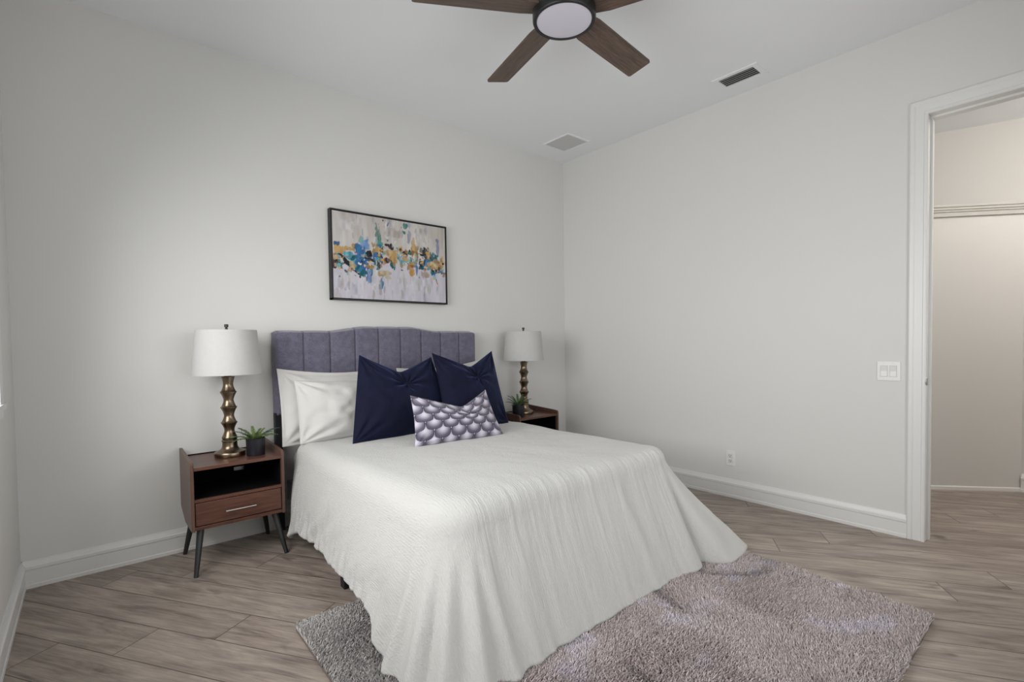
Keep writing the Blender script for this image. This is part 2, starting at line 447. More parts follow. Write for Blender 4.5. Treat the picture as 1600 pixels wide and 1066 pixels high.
# ledge floor and moulded edge
bm = bmesh.new(); q1 = A1+Vector((0, -1.6, 0))
prism(bm, [(A0.x, A0.y), (A1.x, A1.y), (q1.x, q1.y), (3.2, q1.y), (3.2, A0.y)], 2, 2.165, 2.20)
struct(bm_obj('trim_4', bm, M['trim']), 'white top of the hall ledge', 'ledge')
LED = [(0, 0), (.016, 0), (.016, .030), (.024, .034), (.024, .046), (.032, .050), (.032, .066), (.040, .070), (.040, .088), (0, .088)]
struct(sweep('trim_5', [A0+Vector((0, 0, 2.158)), A1+Vector((0, 0, 2.158)), q1+Vector((0, 0, 2.158))], [(-a, b) for a, b in LED], (0, 0, 1), painted('ledge_grey', (.50, .485, .45), .5, 0)), 'stepped moulding along the hall ledge', 'moulding')  # moulding in one even grey-beige, darker than the white trim
struct(sweep('baseboard_hall', [A0, A1], [(0, 0), (-.012, 0), (-.012, .024), (-.006, .030), (0, .030)], (0, 0, 1), M['trim']), 'thin white strip at the foot of the angled hall wall', 'baseboard')
struct(sweep('baseboard_hall_side', [A1, q1], [(-a, b) for a, b in BASE], (0, 0, 1), M['trim']), 'white baseboard past the hall corner', 'baseboard')
struct(boxes('wall_hall_left', [((.13, -1.75, 0), (3.3, -1.63, HC))], M['hall']), 'hall wall left of the doorway', 'wall')
struct(boxes('wall_hall_right', [((.13, -5.5, 0), (3.3, -5.38, HC))], M['hall']), 'hall wall right of the doorway', 'wall')
struct(boxes('wall_hall_far', [((3.2, -5.38, 0), (3.3, -1.75, HC))], M['hall']), 'hall wall farthest from the doorway', 'wall')
struct(boxes('wall_hall_near', [((0, -5.38, 0), (.13, YF-.1, HC))], M['hall']), 'hall wall beside the doorway', 'wall')

# ------------------------------------------------------------------ ceiling fittings
def supply_vent():
    x0, x1, y0, y1 = -.348, -.160, -2.078, -1.765
    root = empty('ceiling_vent', ((x0+x1)/2, (y0+y1)/2, HC)); tag(root, 'white louvered air vent in the ceiling above the switch wall', 'vent')
    hx, hy = (x1-x0)/2, (y1-y0)/2; ix, iy = hx-.032, hy-.038
    f = boxes('vent_frame', [((-hx, -hy, -.006), (-ix, hy, 0)), ((ix, -hy, -.006), (hx, hy, 0)), ((-ix, -hy, -.006), (ix, -iy, 0)), ((-ix, iy, -.006), (ix, hy, 0))], M['ceiling'], root)
    boxes('vent_cavity', [((-ix, -iy, -.001), (ix, iy, 0))], M['slot'], root)
    n = 5
    for k in range(n):
        c = -ix+(k+.5)*2*ix/n
        bm = bmesh.new(); prism(bm, [(c-.007, -.0105), (c-.0055, -.0115), (c+.0050, -.0030), (c+.0035, -.0020)], 1, -iy, iy)
        bm_obj('louver', bm, M['louver'], root)
supply_vent()
def return_grille():
    x0, x1, y0, y1 = -.505, -.219, -.538, -.224
    root = empty('ceiling_grille', ((x0+x1)/2, (y0+y1)/2, HC)); tag(root, 'square flush grille in the ceiling corner above the bed', 'grille')
    hx, hy = (x1-x0)/2, (y1-y0)/2; w_ = .014
    boxes('grille_frame', [((-hx, -hy, -.008), (-hx+w_, hy, 0)), ((hx-w_, -hy, -.008), (hx, hy, 0)), ((-hx+w_, -hy, -.008), (hx-w_, -hy+w_, 0)), ((-hx+w_, hy-w_, -.008), (hx-w_, hy, 0))], M['ceiling'], root)
    L = []; n = 34
    for k in range(n):
        c = -hx+w_+(k+.5)*2*(hx-w_)/n; L.append(((c-.0034, -hy+w_, -.005), (c+.0034, hy-w_, -.0015)))
    o = boxes('grille_mesh', L+[((-hx+w_, -hy+w_, -.0015), (hx-w_, hy-w_, 0))], M['grille'], root); tag(o, 'grey mesh face')
return_grille()

def fan():
    root = empty('ceiling_fan', (-2.013, -1.905, HC)); tag(root, 'black ceiling fan with five brown wood blades and a round light', 'ceiling fan')
    zb = 2.77-HC
    lathe_obj('canopy', [(.0, 0), (.085, 0), (.085, -.02), (.06, -.055), (.055, -.10), (.0, -.10)], M['black'], root)
    lathe_obj('motor_housing', [(.0, -.09), (.075, -.09), (.125, -.11), (.145, -.135), (.147, -.16), (.147, zb-.045), (.143, zb-.052), (.130, zb-.052), (.128, zb-.045), (.0, zb-.045)], M['black'], root, 64)
    o = lathe_obj('light_diffuser', [(.128, zb-.044), (.128, zb-.049), (.10, zb-.053), (.05, zb-.055), (.0, zb-.056)], M['diffuser'], root, 64, False); tag(o, 'frosted round light diffuser')
    for k in range(5):
        a = R(77.5-72*k)
        # blade in local frame: length along x, pitched about x
        L0, L1, hw, th = .10, .70, .070, .005
        out = [(L0, -.055), (L0+.1, -hw), (L1-.012, -hw), (L1-.003, -hw+.004), (L1, -hw+.013), (L1, hw-.013), (L1-.003, hw-.004), (L1-.012, hw), (L0+.1, hw), (L0, .055)]
        bm = bmesh.new(); prism(bm, out, 2, -th, th)
        b = bm_obj('blade', bm, M['blade'], root)
        b.rotation_euler = (Matrix.Rotation(a, 3, 'Z') @ Matrix.Rotation(R(-13), 3, 'X')).to_euler(); b.location = (0, 0, zb)
        bm = bmesh.new(); add_box(bm, (.10, -.022, .005), (.20, .022, .011), .002)
        ib = bm_obj('blade_iron', bm, M['black'], b)
fan()

# ------------------------------------------------------------------ wall plates
def switch_plate():
    root = empty('light_switch', (0, -2.725, 1.012)); tag(root, 'white double rocker light switch beside the doorway', 'switch')
    bm = bmesh.new(); add_box(bm, (-.006, -.059, -.059), (0, .059, .059), .002); bm_obj('switch_plate', bm, M['plastic'], root)
    for s in (-1, 1):
        boxes('rocker_frame', [((-.008, s*.023-.0185, -.035), (-.005, s*.023+.0185, .035))], M['grille'], root)
        bm = bmesh.new(); prism(bm, [(-.0075, -.032), (-.0115, -.032), (-.008, .0), (-.0100, .032), (-.0075, .032)], 1, s*.023-.0155, s*.023+.0155)
        for v in bm.verts: v.co = Vector((v.co.x, v.co.y, v.co.z))
        bm_obj('rocker', bm, M['rocker'], root)
        for z in (-.048, .048):
            vs, fs = lathe([(0, 0), (.003, 0), (.003, .0015), (0, .0015)], 10, False)
            vs = [(-.0060-v[2], v[0]+s*.023, v[1]+z) for v in vs]
            link('screw', mesh('screw', vs, fs), M['rocker'], root)
switch_plate()
def outlet():
    root = empty('wall_outlet', (0, -1.737, .302)); tag(root, 'white double wall outlet above the baseboard', 'outlet')
    bm = bmesh.new(); add_box(bm, (-.006, -.036, -.059), (0, .036, .059), .002); bm_obj('outlet_plate', bm, M['plastic'], root)
    for z in (-.020, .020):
        bm = bmesh.new(); add_box(bm, (-.009, -.017, z-.015), (-.005, .017, z+.015), .003); r_ = bm_obj('receptacle', bm, M['rocker'], root)
        for y, h in ((-.0065, .005), (.0065, .004)):
            boxes('slot', [((-.0094, y-.0014, z-h+.003), (-.0088, y+.0014, z+h+.003))], M['slot'], r_)
        boxes('ground_hole', [((-.0094, -.0025, z-.010), (-.0088, .0025, z-.005))], M['slot'], r_)
outlet()

# ------------------------------------------------------------------ painting
def painting():
    x0, x1, z0, z1, dp = -2.432, -1.466, 1.543, 2.186, .048
    root = empty('framed_painting', ((x0+x1)/2, 0, (z0+z1)/2)); tag(root, 'abstract teal, gold and white painting in a thin black frame above the headboard', 'painting')
    hx, hz = (x1-x0)/2, (z1-z0)/2; t = .010
    sweep('frame', [(-hx, 0, -hz), (hx, 0, -hz), (hx, 0, hz), (-hx, 0, hz), (-hx, 0, -hz)][:4]+[(-hx, 0, -hz)], [(0, 0), (0, dp), (t, dp), (t, .006), (.02, .006), (.02, 0)], (0, -1, 0), M['frame_black'], root)
    W_, H_ = 300, 200
    u, v = np.meshgrid(np.linspace(0, 1, W_), np.linspace(0, 1, H_), indexing='ij')
    L = lambda r, g, b: np.array(srgb(r, g, b))
    img = np.zeros((W_, H_, 3))
    n1 = vnoise(u*9, v*3.0, 3); n2 = vnoise(u*34, v*5, 5); n3 = vnoise(u*70, v*9, 9)
    tone = np.clip(.5+.35*n1+.25*n2+.15*n3, 0, 1)[..., None]
    top = L(172, 163, 157)*(1-tone)+L(206, 203, 199)*tone
    bot = L(178, 175, 186)*(1-tone)+L(206, 203, 212)*tone
    img[:] = top*(1-sstep(.40, .65, v)[..., None])+bot*sstep(.40, .65, v)[..., None]
    def stroke(x, y, wx, wy, c, ang=0, rag=.35, op=.95, seed=1):
        xx = x; uu = (xx-135)/1030.; tp = 110+uu*155; bt = 935+uu*35
        vv = (y-tp)/(bt-tp); su = wx/1030.; sv = wy/((bt-tp))
        du = (u-uu)*1030./825; dv = (v-vv)*(bt-tp)/825; a = R(ang)
        p = (du*math.cos(a)+dv*math.sin(a))/(wx/900.); q = (-du*math.sin(a)+dv*math.cos(a))/(wy/900.)
        nn = rag*(1.15*vnoise(u*30+seed*7.3, v*15+seed*3.1, seed)+1.0*vnoise(u*80+seed, v*28, seed+2))
        dd = (np.abs(p)**2.6+np.abs(q)**2.6)**(1/2.6)+nn
        mk = np.clip((1-sstep(.85, 1.08, dd))*op*(1.0+.25*vnoise(u*60, v*8, seed+5)), 0, 1)
        cc = L(*c)*.70*(1+.40*vnoise(u*45+seed, v*12, seed+1))[..., None]
        img[:] = img*(1-mk[..., None])+cc*mk[..., None]
    TEAL, BLUE, SKY, GOLD, OCH, BLK, BRN, GRN, LAV, LT, WHT = (20, 112, 128), (48, 112, 170), (96, 178, 200), (204, 166, 104), (180, 130, 70), (26, 20, 26), (66, 40, 40), (64, 138, 128), (150, 160, 200), (120, 180, 190), (226, 224, 226)
    S = [(240, 250, 60, 50, WHT, 0, .5, .5), (330, 190, 40, 90, WHT, 0, .5, .5), (600, 270, 20, 90, WHT, 0, .5, .6), (660, 320, 70, 60, (200, 188, 182), 0, .3, .7), (910, 340, 60, 90, (205, 200, 196), 0, .4, .6), (880, 790, 60, 80, WHT, 0, .5, .6), (300, 850, 80, 60, (216, 214, 230), 0, .4, .7), (980, 830, 30, 90, WHT, 0, .5, .7), (740, 760, 50, 60, WHT, 0, .5, .6), (470, 720, 24, 130, WHT, 0, .5, .6),
         (515, 340, 26, 90, GRN, 0), (500, 260, 14, 40, GRN, 0), (520, 430, 30, 60, (90, 160, 150), 0), (760, 255, 34, 44, GRN, 20), (745, 300, 18, 20, GRN), (805, 320, 20, 90, LAV, 0, .4, .6), (1083, 450, 14, 85, (110, 130, 190), 0, .4, .8), (605, 230, 8, 24, (100, 100, 104), 20), (560, 195, 10, 8, BRN),
         (165, 420, 26, 26, (70, 110, 150)), (190, 490, 60, 44, GOLD), (160, 540, 36, 30, OCH), (255, 465, 50, 26, GOLD), (325, 460, 40, 30, GOLD), (150, 590, 28, 50, BRN), (150, 640, 20, 20, BRN),
         (400, 420, 44, 70, (110, 150, 205)), (365, 380, 22, 36, LT), (280, 540, 60, 40, SKY, 20), (310, 610, 40, 60, SKY, 0), (360, 540, 50, 90, BLUE), (345, 480, 30, 70, (60, 130, 190)), (380, 640, 60, 70, BLUE, 20), (390, 700, 60, 40, TEAL, 35), (330, 660, 26, 44, (40, 140, 170)), (430, 720, 22, 80, (80, 130, 190)), (440, 660, 26, 60, BLUE),
         (230, 580, 60, 18, BLK, 45), (190, 525, 22, 12, BLK, 20), (265, 630, 50, 9, BLK, 40), (205, 600, 26, 10, BLK, 20), (320, 690, 36, 7, BLK, 38), (350, 735, 14, 10, BRN, 40), (425, 530, 34, 44, BLK, 25), (460, 575, 30, 14, BLK, 35), (375, 590, 14, 30, (30, 60, 110), 10),
         (500, 480, 50, 40, GOLD), (470, 430, 20, 30, (190, 160, 110)), (530, 500, 40, 40, (214, 180, 120)), (560, 460, 22, 20, BLK, 30), (620, 440, 36, 26, BLK, 25), (590, 425, 20, 12, BRN), (600, 490, 60, 26, GOLD), (650, 520, 50, 44, (216, 178, 112)), (640, 570, 40, 40, GOLD, 0), (585, 575, 24, 24, (70, 26, 36)), (520, 590, 32, 60, TEAL), (510, 640, 20, 30, (60, 130, 140)), (545, 570, 10, 50, (40, 80, 130)), (640, 620, 26, 26, TEAL), (655, 640, 8, 36, (40, 110, 120)), (535, 800, 18, 50, (110, 160, 200)), (520, 830, 10, 30, (90, 140, 190)),
         (735, 500, 40, 16, BLK, 25), (715, 470, 20, 30, GOLD, 0), (760, 495, 18, 20, BLK, 20), (805, 495, 16, 26, BLK, 0), (725, 560, 30, 60, LT), (790, 560, 70, 30, (112, 180, 185)), (840, 590, 36, 18, LT), (720, 620, 16, 50, LT), (850, 480, 40, 60, GOLD), (838, 400, 16, 50, GOLD), (850, 520, 30, 40, OCH), (815, 640, 50, 44, GOLD), (820, 690, 30, 26, (200, 150, 80)), (810, 620, 40, 14, (190, 120, 60)), (730, 665, 14, 6, BLK, 20), (540, 700, 40, 24, (206, 178, 128)), (600, 735, 26, 16, (208, 186, 146)), (580, 690, 50, 20, (204, 188, 158)),
         (955, 495, 36, 44, BLK, 20), (920, 470, 20, 26, (70, 90, 80)), (965, 540, 16, 30, BRN), (985, 455, 12, 16, (130, 120, 60)), (935, 600, 48, 34, TEAL), (970, 590, 24, 40, (80, 120, 180)), (920, 640, 30, 24, (30, 100, 120)), (1030, 545, 36, 44, TEAL), (1075, 570, 30, 50, (36, 120, 130)), (1020, 620, 50, 36, GOLD), (1025, 680, 30, 30, TEAL), (1075, 645, 26, 24, GOLD), (1070, 665, 14, 20, BLK, 40), (1130, 585, 34, 46, GOLD), (1140, 610, 10, 24, BLK, 20), (1100, 620, 20, 20, (214, 180, 128)), (870, 680, 10, 60, (90, 120, 180)), (950, 700, 44, 30, (190, 172, 160)), (1050, 740, 20, 12, GOLD), (1072, 780, 8, 20, OCH, -30)]
    for i, s in enumerate(S):
        x, y, wx, wy, c = s[:5]; stroke(x, y, wx, wy, c, s[5] if len(s) > 5 else 0, s[6] if len(s) > 6 else .38, s[7] if len(s) > 7 else .95, i+1)
    rr = random.Random(11)
    def near_band(x): return 560+60*math.sin(x/150.)+(30 if x > 700 else 0)
    for k in range(230):
        x = rr.uniform(150, 1150); y = near_band(x)+rr.gauss(0, 62)
        pal = [GOLD, OCH, (216, 190, 150), BLK, BRN, WHT] + ([SKY, BLUE, TEAL] if 270 < x < 560 or x > 880 else [LT, (200, 190, 182), GRN])
        stroke(x, y, rr.uniform(5, 20), rr.uniform(6, 24), rr.choice(pal), rr.uniform(-40, 40), .5, rr.uniform(.6, 1), 200+k)
    for k in range(60):
        stroke(rr.uniform(150, 1150), rr.choice([rr.uniform(170, 400), rr.uniform(720, 920)]), rr.uniform(5, 16), rr.uniform(30, 90), rr.choice([WHT, (224, 220, 228), (188, 178, 170), (176, 176, 196), (206, 196, 186)]), 0, .5, rr.uniform(.3, .65), 500+k)
    ix, iz = hx-t-.004, hz-t-.004
    V = np.stack([(-ix+u*2*ix), np.full_like(u, -dp+.004), (iz-v*2*iz)], -1).reshape(-1, 3)
    o = np_mesh('canvas', V, grid_quads(W_, H_)[:, ::-1], M['canvas'], root, False); set_tint(o, np.clip(img, 0, 1).reshape(-1, 3))
    tag(o, 'abstract brushwork in teal, blue, gold and black on pale grey')
    boxes('canvas_backing', [((-ix, -dp+.006, -iz), (ix, -.004, iz))], M['trim'], root)
painting()

# ------------------------------------------------------------------ nightstands
def nightstand():
    root = empty('nightstand', (-3.12, -.23, 0))
    W2, D0, D1 = .235, -.20, .20     # half width, front, back (local y)
    zt = .575
    for s in (-1, 1):
        xi, xo = s*(W2-.016), s*W2
        prof = [(D1, .625), (D1, .285), (D1-.16, .228), (D0+.0, .232), (D0, .590), (D0+.012, .602), (D0+.07, .607)]
        bm = bmesh.new(); prism(bm, prof, 0, min(xi, xo), max(xi, xo)); bmesh.ops.bevel(bm, geom=bm.edges[:], offset=.0015, segments=1, affect='EDGES')
        bm_obj('side_panel', bm, M['walnut_side'], root)
    xi = W2-.016
    boxes('top', [((-xi, D0+.004, zt-.018), (xi, D1-.012, zt))], M['walnut'], root, .0012)
    boxes('shelf', [((-xi, D0+.006, .385), (xi, D1-.012, .401))], M['walnut'], root, .0012)
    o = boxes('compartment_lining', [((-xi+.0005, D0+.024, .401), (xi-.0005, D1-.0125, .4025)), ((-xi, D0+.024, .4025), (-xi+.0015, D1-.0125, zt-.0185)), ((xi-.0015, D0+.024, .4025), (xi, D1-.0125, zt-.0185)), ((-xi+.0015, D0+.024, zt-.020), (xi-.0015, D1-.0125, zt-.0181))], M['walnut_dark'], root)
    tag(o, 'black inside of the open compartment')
    boxes('bottom_panel', [((-xi, D0+.006, .236), (xi, D1-.06, .254))], M['walnut'], root, .0012)
    # back board, with a cable cut-out in the open compartment, and its lip above the top
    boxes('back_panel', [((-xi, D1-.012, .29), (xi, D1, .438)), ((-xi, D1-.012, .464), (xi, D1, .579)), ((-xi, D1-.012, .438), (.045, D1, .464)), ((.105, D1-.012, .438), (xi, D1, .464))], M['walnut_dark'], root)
    dr = boxes('drawer', [((-xi+.004, D0+.006, .259), (xi-.004, D0+.024, .381))], M['walnut'], root, .0015)
    boxes('drawer_box', [((-xi+.012, D0+.024, .265), (xi-.012, D1-.07, .37))], M['walnut_dark'], dr)
    bm = bmesh.new(); add_box(bm, (-.078, D0-.020, .312), (.078, D0-.012, .320), .003)
    for x in (-.06, .06): add_box(bm, (x-.004, D0-.014, .313), (x+.004, D0+.007, .319))
    tag(bm_obj('handle', bm, M['steel'], dr), 'brushed metal bar handle')
    for sx in (-1, 1):
        for (y0, y1) in ((D0+.06, D0-.028), (D1-.09, D1-.035)):
            tube_obj('leg', [(sx*.185, y0, .245), (sx*.185+sx*.042, y1, 0)], [.0185, .011], M['leg'], root, 16)
    return root
def children(o): return [c for c in bpy.data.objects if c.parent == o]
def copy_tree(o, parent=None):
    c = o.copy(); COL.objects.link(c)
    if parent: c.parent = parent
    for ch in children(o): copy_tree(ch, c)
    return c
ns = nightstand()
tag(ns, 'walnut nightstand with open shelf and drawer left of the bed', 'nightstand', 'nightstands either side of the bed')
ns2 = copy_tree(ns); ns2.location.x = -.785; ns2.location.y = -.23
tag(ns2, 'walnut nightstand mostly hidden behind the bed in the far corner', 'nightstand')

# ------------------------------------------------------------------ table lamps
def lamp():
    root = empty('table_lamp', (-3.125, -.215, .5755))
    pr = [(0, 0), (.080, 0), (.082, .004), (.082, .022), (.079, .027), (.070, .030), (.052, .038), (.043, .050), (.040, .062), (.0395, .082), (.043, .086), (.043, .092), (.0385, .096), (.0385, .102), (.041, .106), (.041, .111)]
    zs = [.111, .195, .285, .375, .468]
    for i in range(len(zs)-1):
        a, b = zs[i], zs[i+1]
        r0 = .041 if i == 0 else .043; r1 = .043 if i < 3 else .036
        for k in range(1, 13):
            f = k/12; wv = (2*f-1)**2; wv = wv**.8
            rr = (r0 if f < .5 else r1)*wv+.0265*(1-wv)
            pr.append((rr, a+(b-a)*f))
        if i < 3: pr.append((r1+.001, b+.004))
    pr += [(.020, .470), (.012, .50), (.0, .50)]
    o = lathe_obj('lamp_base', pr, M['brass'], root, 48); tag(o, 'ridged antique bronze lamp stem on a round foot')
    so = lathe_obj('socket', [(0, .50), (.017, .50), (.017, .545), (0, .545)], M['brass'], root, 20)
    lathe_obj('bulb', [(.013, .545), (.016, .56), (.030, .595), (.030, .615), (.018, .638), (0, .645)], M['bulb'], root, 20, False)
    pts = [(.03*0+.02, 0, .52)]; P = [(-.018, 0, .51)]+[(-.06*math.sin(math.pi*k/12)-.0, 0, .52+.23*k/12) for k in range(1, 12)]+[(0, 0, .752)]
    for s in (-1, 1): tube_obj('harp', [(s*x, y, z) for x, y, z in P], .002, M['steel'], root, 6)
    rb, rt, zb, zt = .181, .160, .482, .742
    prof = [(rb, zb), (rb-.0015*0, zb+.006)]+[(rb+(rt-rb)*k/8, zb+(zt-zb)*k/8) for k in range(1, 9)]+[(rt-.003, zt), (rb-.003, zb), (rb, zb)]
    lathe_obj('lamp_shade', prof, M['shade'], root, 72, False)
    vs, fs = [], []
    for k in range(3):
        a = 2*math.pi*k/3+.4; v, f = tube([(0, 0, zt+.004), (rt*.985*math.cos(a), rt*.985*math.sin(a), zt-.010)], .002, 6); fs += [tuple(i+len(vs) for i in q) for q in f]; vs += v
    link('shade_spider', mesh('shade_spider', vs, fs), M['steel'], root)
    o = lathe_obj('finial', [(0, zt), (.008, zt), (.008, zt+.010), (.0055, zt+.012), (.0055, zt+.016), (.011, zt+.018), (.011, zt+.034), (0, zt+.036)], M['leg'], root, 16); tag(o, 'small dark finial')
    return root
lp = lamp()
tag(lp, 'bronze ridged table lamp with white drum shade on the left nightstand', 'lamp', 'table lamps beside the bed')
lp2 = copy_tree(lp); lp2.location = (-.772, -.215, .5755); lp2.rotation_euler.z = 1.1
tag(lp2, 'bronze ridged table lamp with white drum shade in the corner right of the bed', 'lamp')

# ------------------------------------------------------------------ potted plants
def plant(loc, specs, seed, label):
    rnd = random.Random(seed)
    root = empty('potted_plant', loc); tag(root, label, 'plant', 'small potted ferns on the nightstands')
    pr, ph = .052, .100
    lathe_obj('pot', [(0, 0), (pr*.93, 0), (pr*.95, .003), (pr, ph), (pr-.005, ph), (pr-.007, ph-.012), (0, ph-.012)], M['pot'], root, 40)
    lathe_obj('soil', [(0, ph-.006), (pr-.009, ph-.010), (pr-.009, ph-.0119), (0, ph-.0119)], M['soil'], root, 24)
    for (az, el, ln, c) in specs:
        a = R(az); e = R(el)
        p0 = Vector((.015*math.cos(a), .015*math.sin(a), ph-.015)); pts = []; dirv = Vector((math.cos(a)*math.cos(e+.5), math.sin(a)*math.cos(e+.5), math.sin(e+.5)))
        p = p0.copy(); n = 16
        for k in range(n+1):
            pts.append(p.copy()); ee = e+.5-.9*(k/n); dirv = Vector((math.cos(a)*math.cos(ee), math.sin(a)*math.cos(ee), math.sin(ee))); p = p+dirv*(ln/n)
        vs, fs = tube(pts, [.0016*(1-.6*k/n) for k in range(n+1)], 5); cols = [(.05, .07, .025)]*len(vs); vs = list(vs)
        for k in range(5, n*2+1):
            f = k/(n*2); q = pts[min(n, int(f*n))].lerp(pts[min(n, int(f*n)+1)], f*n-int(f*n)); t = (pts[min(n, int(f*n)+1)]-pts[max(0, int(f*n)-1)]).normalized()
            side = t.cross(Vector((0, 0, 1))).normalized(); up = side.cross(t)
            for s in (-1, 0, 1):
                L_ = (.024 if s else .011)*(1-.60*f)*rnd.uniform(.75, 1.15); wd = .0021
                dd = (side*s*.92+t*.42+up*(rnd.uniform(-.25, .45) if s else .9)).normalized(); ww = dd.cross(up if s else side).normalized()*wd
                i = len(vs); tip = q+dd*L_; midp = q+dd*L_*.5
                vs += [q-ww*.4, midp-ww, tip, midp+ww, q+ww*.4]; fs.append((i, i+1, i+2, i+3, i+4))
                g = rnd.uniform(.75, 1.25); cols += [tuple(x*g for x in c)]*5
        o = link('frond', mesh('frond', vs, fs), M['leaf'], root); set_tint(o, np.array(cols))
    return root
G1, G2, G3 = (.085, .160, .045), (.13, .19, .055), (.045, .085, .060)
plant((-3.006, -.30, .5755), [(186, 8, .150, G1), (200, 2, .125, G1), (150, 22, .135, G3), (128, 30, .125, G3), (12, 18, .145, G3), (32, 10, .125, G3), (348, 8, .11, G1), (250, 15, .09, G2), (285, 18, .10, G2), (215, 28, .10, G1), (318, 20, .10, G1), (90, 45, .10, G2), (20, 50, .08, G2), (165, 45, .09, G2), (270, 50, .07, G2), (60, 25, .11, G1)], 3,
      'small green fern in a black pot beside the left lamp')
plant((-.925, -.305, .5755), [(180, 18, .135, G3), (205, 8, .125, G3), (140, 48, .125, G3), (165, 35, .12, G1), (25, 40, .14, G1), (345, 22, .135, G3), (5, 30, .13, G3), (55, 55, .12, G1), (280, 30, .09, G2), (0, 55, .10, G2), (240, 35, .09, G1), (95, 50, .11, G1), (310, 30, .10, G2)], 8,
      'small spiky fern in a black pot beside the far corner lamp')

# ------------------------------------------------------------------ bed
CX = -2.022
def headtop(x):
    """top outline of the headboard (x relative to its centre)"""
    ax = np.abs(x)
    return 1.322+.032*(1-sstep(.17, .45, ax)) - .012*sstep(.76, .808, ax)**2
def bed():
    root = empty('bed', (CX, -1.05, 0)); tag(root, 'upholstered bed with a heather grey channel headboard', 'bed')
    yo = 1.05                          # local y of the wall
    hw, zb = .808, .765; nu, nv = 235, 40
    u = np.linspace(-hw, hw, nu); nch = 9; chw = 2*hw/nch
    f = ((u+hw)/chw) % 1.0; ch = np.sqrt(np.clip(1-(2*f-1)**2, 0, 1))**.5*.017; ch[0] = ch[-1] = 0
    tp = headtop(u)+(np.sqrt(np.clip(1-(2*f-1)**2, 0, 1))**.7-.8)*.004
    V = []
    for i in range(nu):
        for j in range(nv):
            t = j/(nv-1); z = zb+(tp[i]-zb)*t
            e = min(1, (tp[i]-z)/.025, (hw-abs(u[i]))/.022+.0, (z-zb)/.02+.2); e = max(e, 0)
            rd = math.sqrt(max(0, 1-(1-e)**2))
            V.append((u[i], yo-.035-.055*rd-ch[i]*rd, z))
    nf = len(V); Q = list(map(tuple, grid_quads(nu, nv)))
    # back sheet and rim
    for i in range(nu):
        for j in range(nv):
            t = j/(nv-1); V.append((u[i], yo-.020, zb+(tp[i]-zb)*t))
    Q += [tuple(nf+k for k in q[::-1]) for q in map(tuple, grid_quads(nu, nv))]
    rim = [i*nv for i in range(nu)]+[(nu-1)*nv+j for j in range(1, nv)]+[i*nv+nv-1 for i in range(nu-2, -1, -1)]+[j for j in range(nv-2, 0, -1)]
    for a, b in zip(rim, rim[1:]+rim[:1]): Q.append((a, nf+a, nf+b, b))
    o = np_mesh('headboard', V, Q, M['headboard'], root); tag(o, 'heather grey channel tufted headboard')
    o.data.set_sharp_from_angle(angle=R(50))
    for s in (-1, 1):
        boxes('headboard_post', [((s*.79-.022, yo-.075, 0), (s*.79+.022, yo-.03, .78))], M['frame_dark'], root, .004)
        boxes('side_rail', [((s*.735-.02, -.84, .21), (s*.735+.02, yo-.09, .335))], M['headboard'], root, .006)
        for y in (-.80, -.045): 
            bm = bmesh.new(); add_box(bm, (s*.765-.025, y-.025, .009 if y < -.5 else 0), (s*.765+.025, y+.025, .215), .003); bm_obj('leg', bm, M['frame_dark'], root)
    boxes('foot_rail', [((-.715, -.84, .21), (.715, -.80, .335))], M['headboard'], root, .006)
    boxes('slats', [((-.715, y, .30), (.715, y+.07, .32)) for y in np.arange(-.78, .86, .16)], M['frame_dark'], root)
bed()
def mattress():
    bm = bmesh.new(); add_box(bm, (CX-.735, -1.80, .336), (CX+.735, -.125, .548), .06, 6)
    o = bm_obj('mattress', bm, M['mattress'], None, True); tag(o, 'grey white mattress side showing between left nightstand and duvet', 'mattress')
mattress()

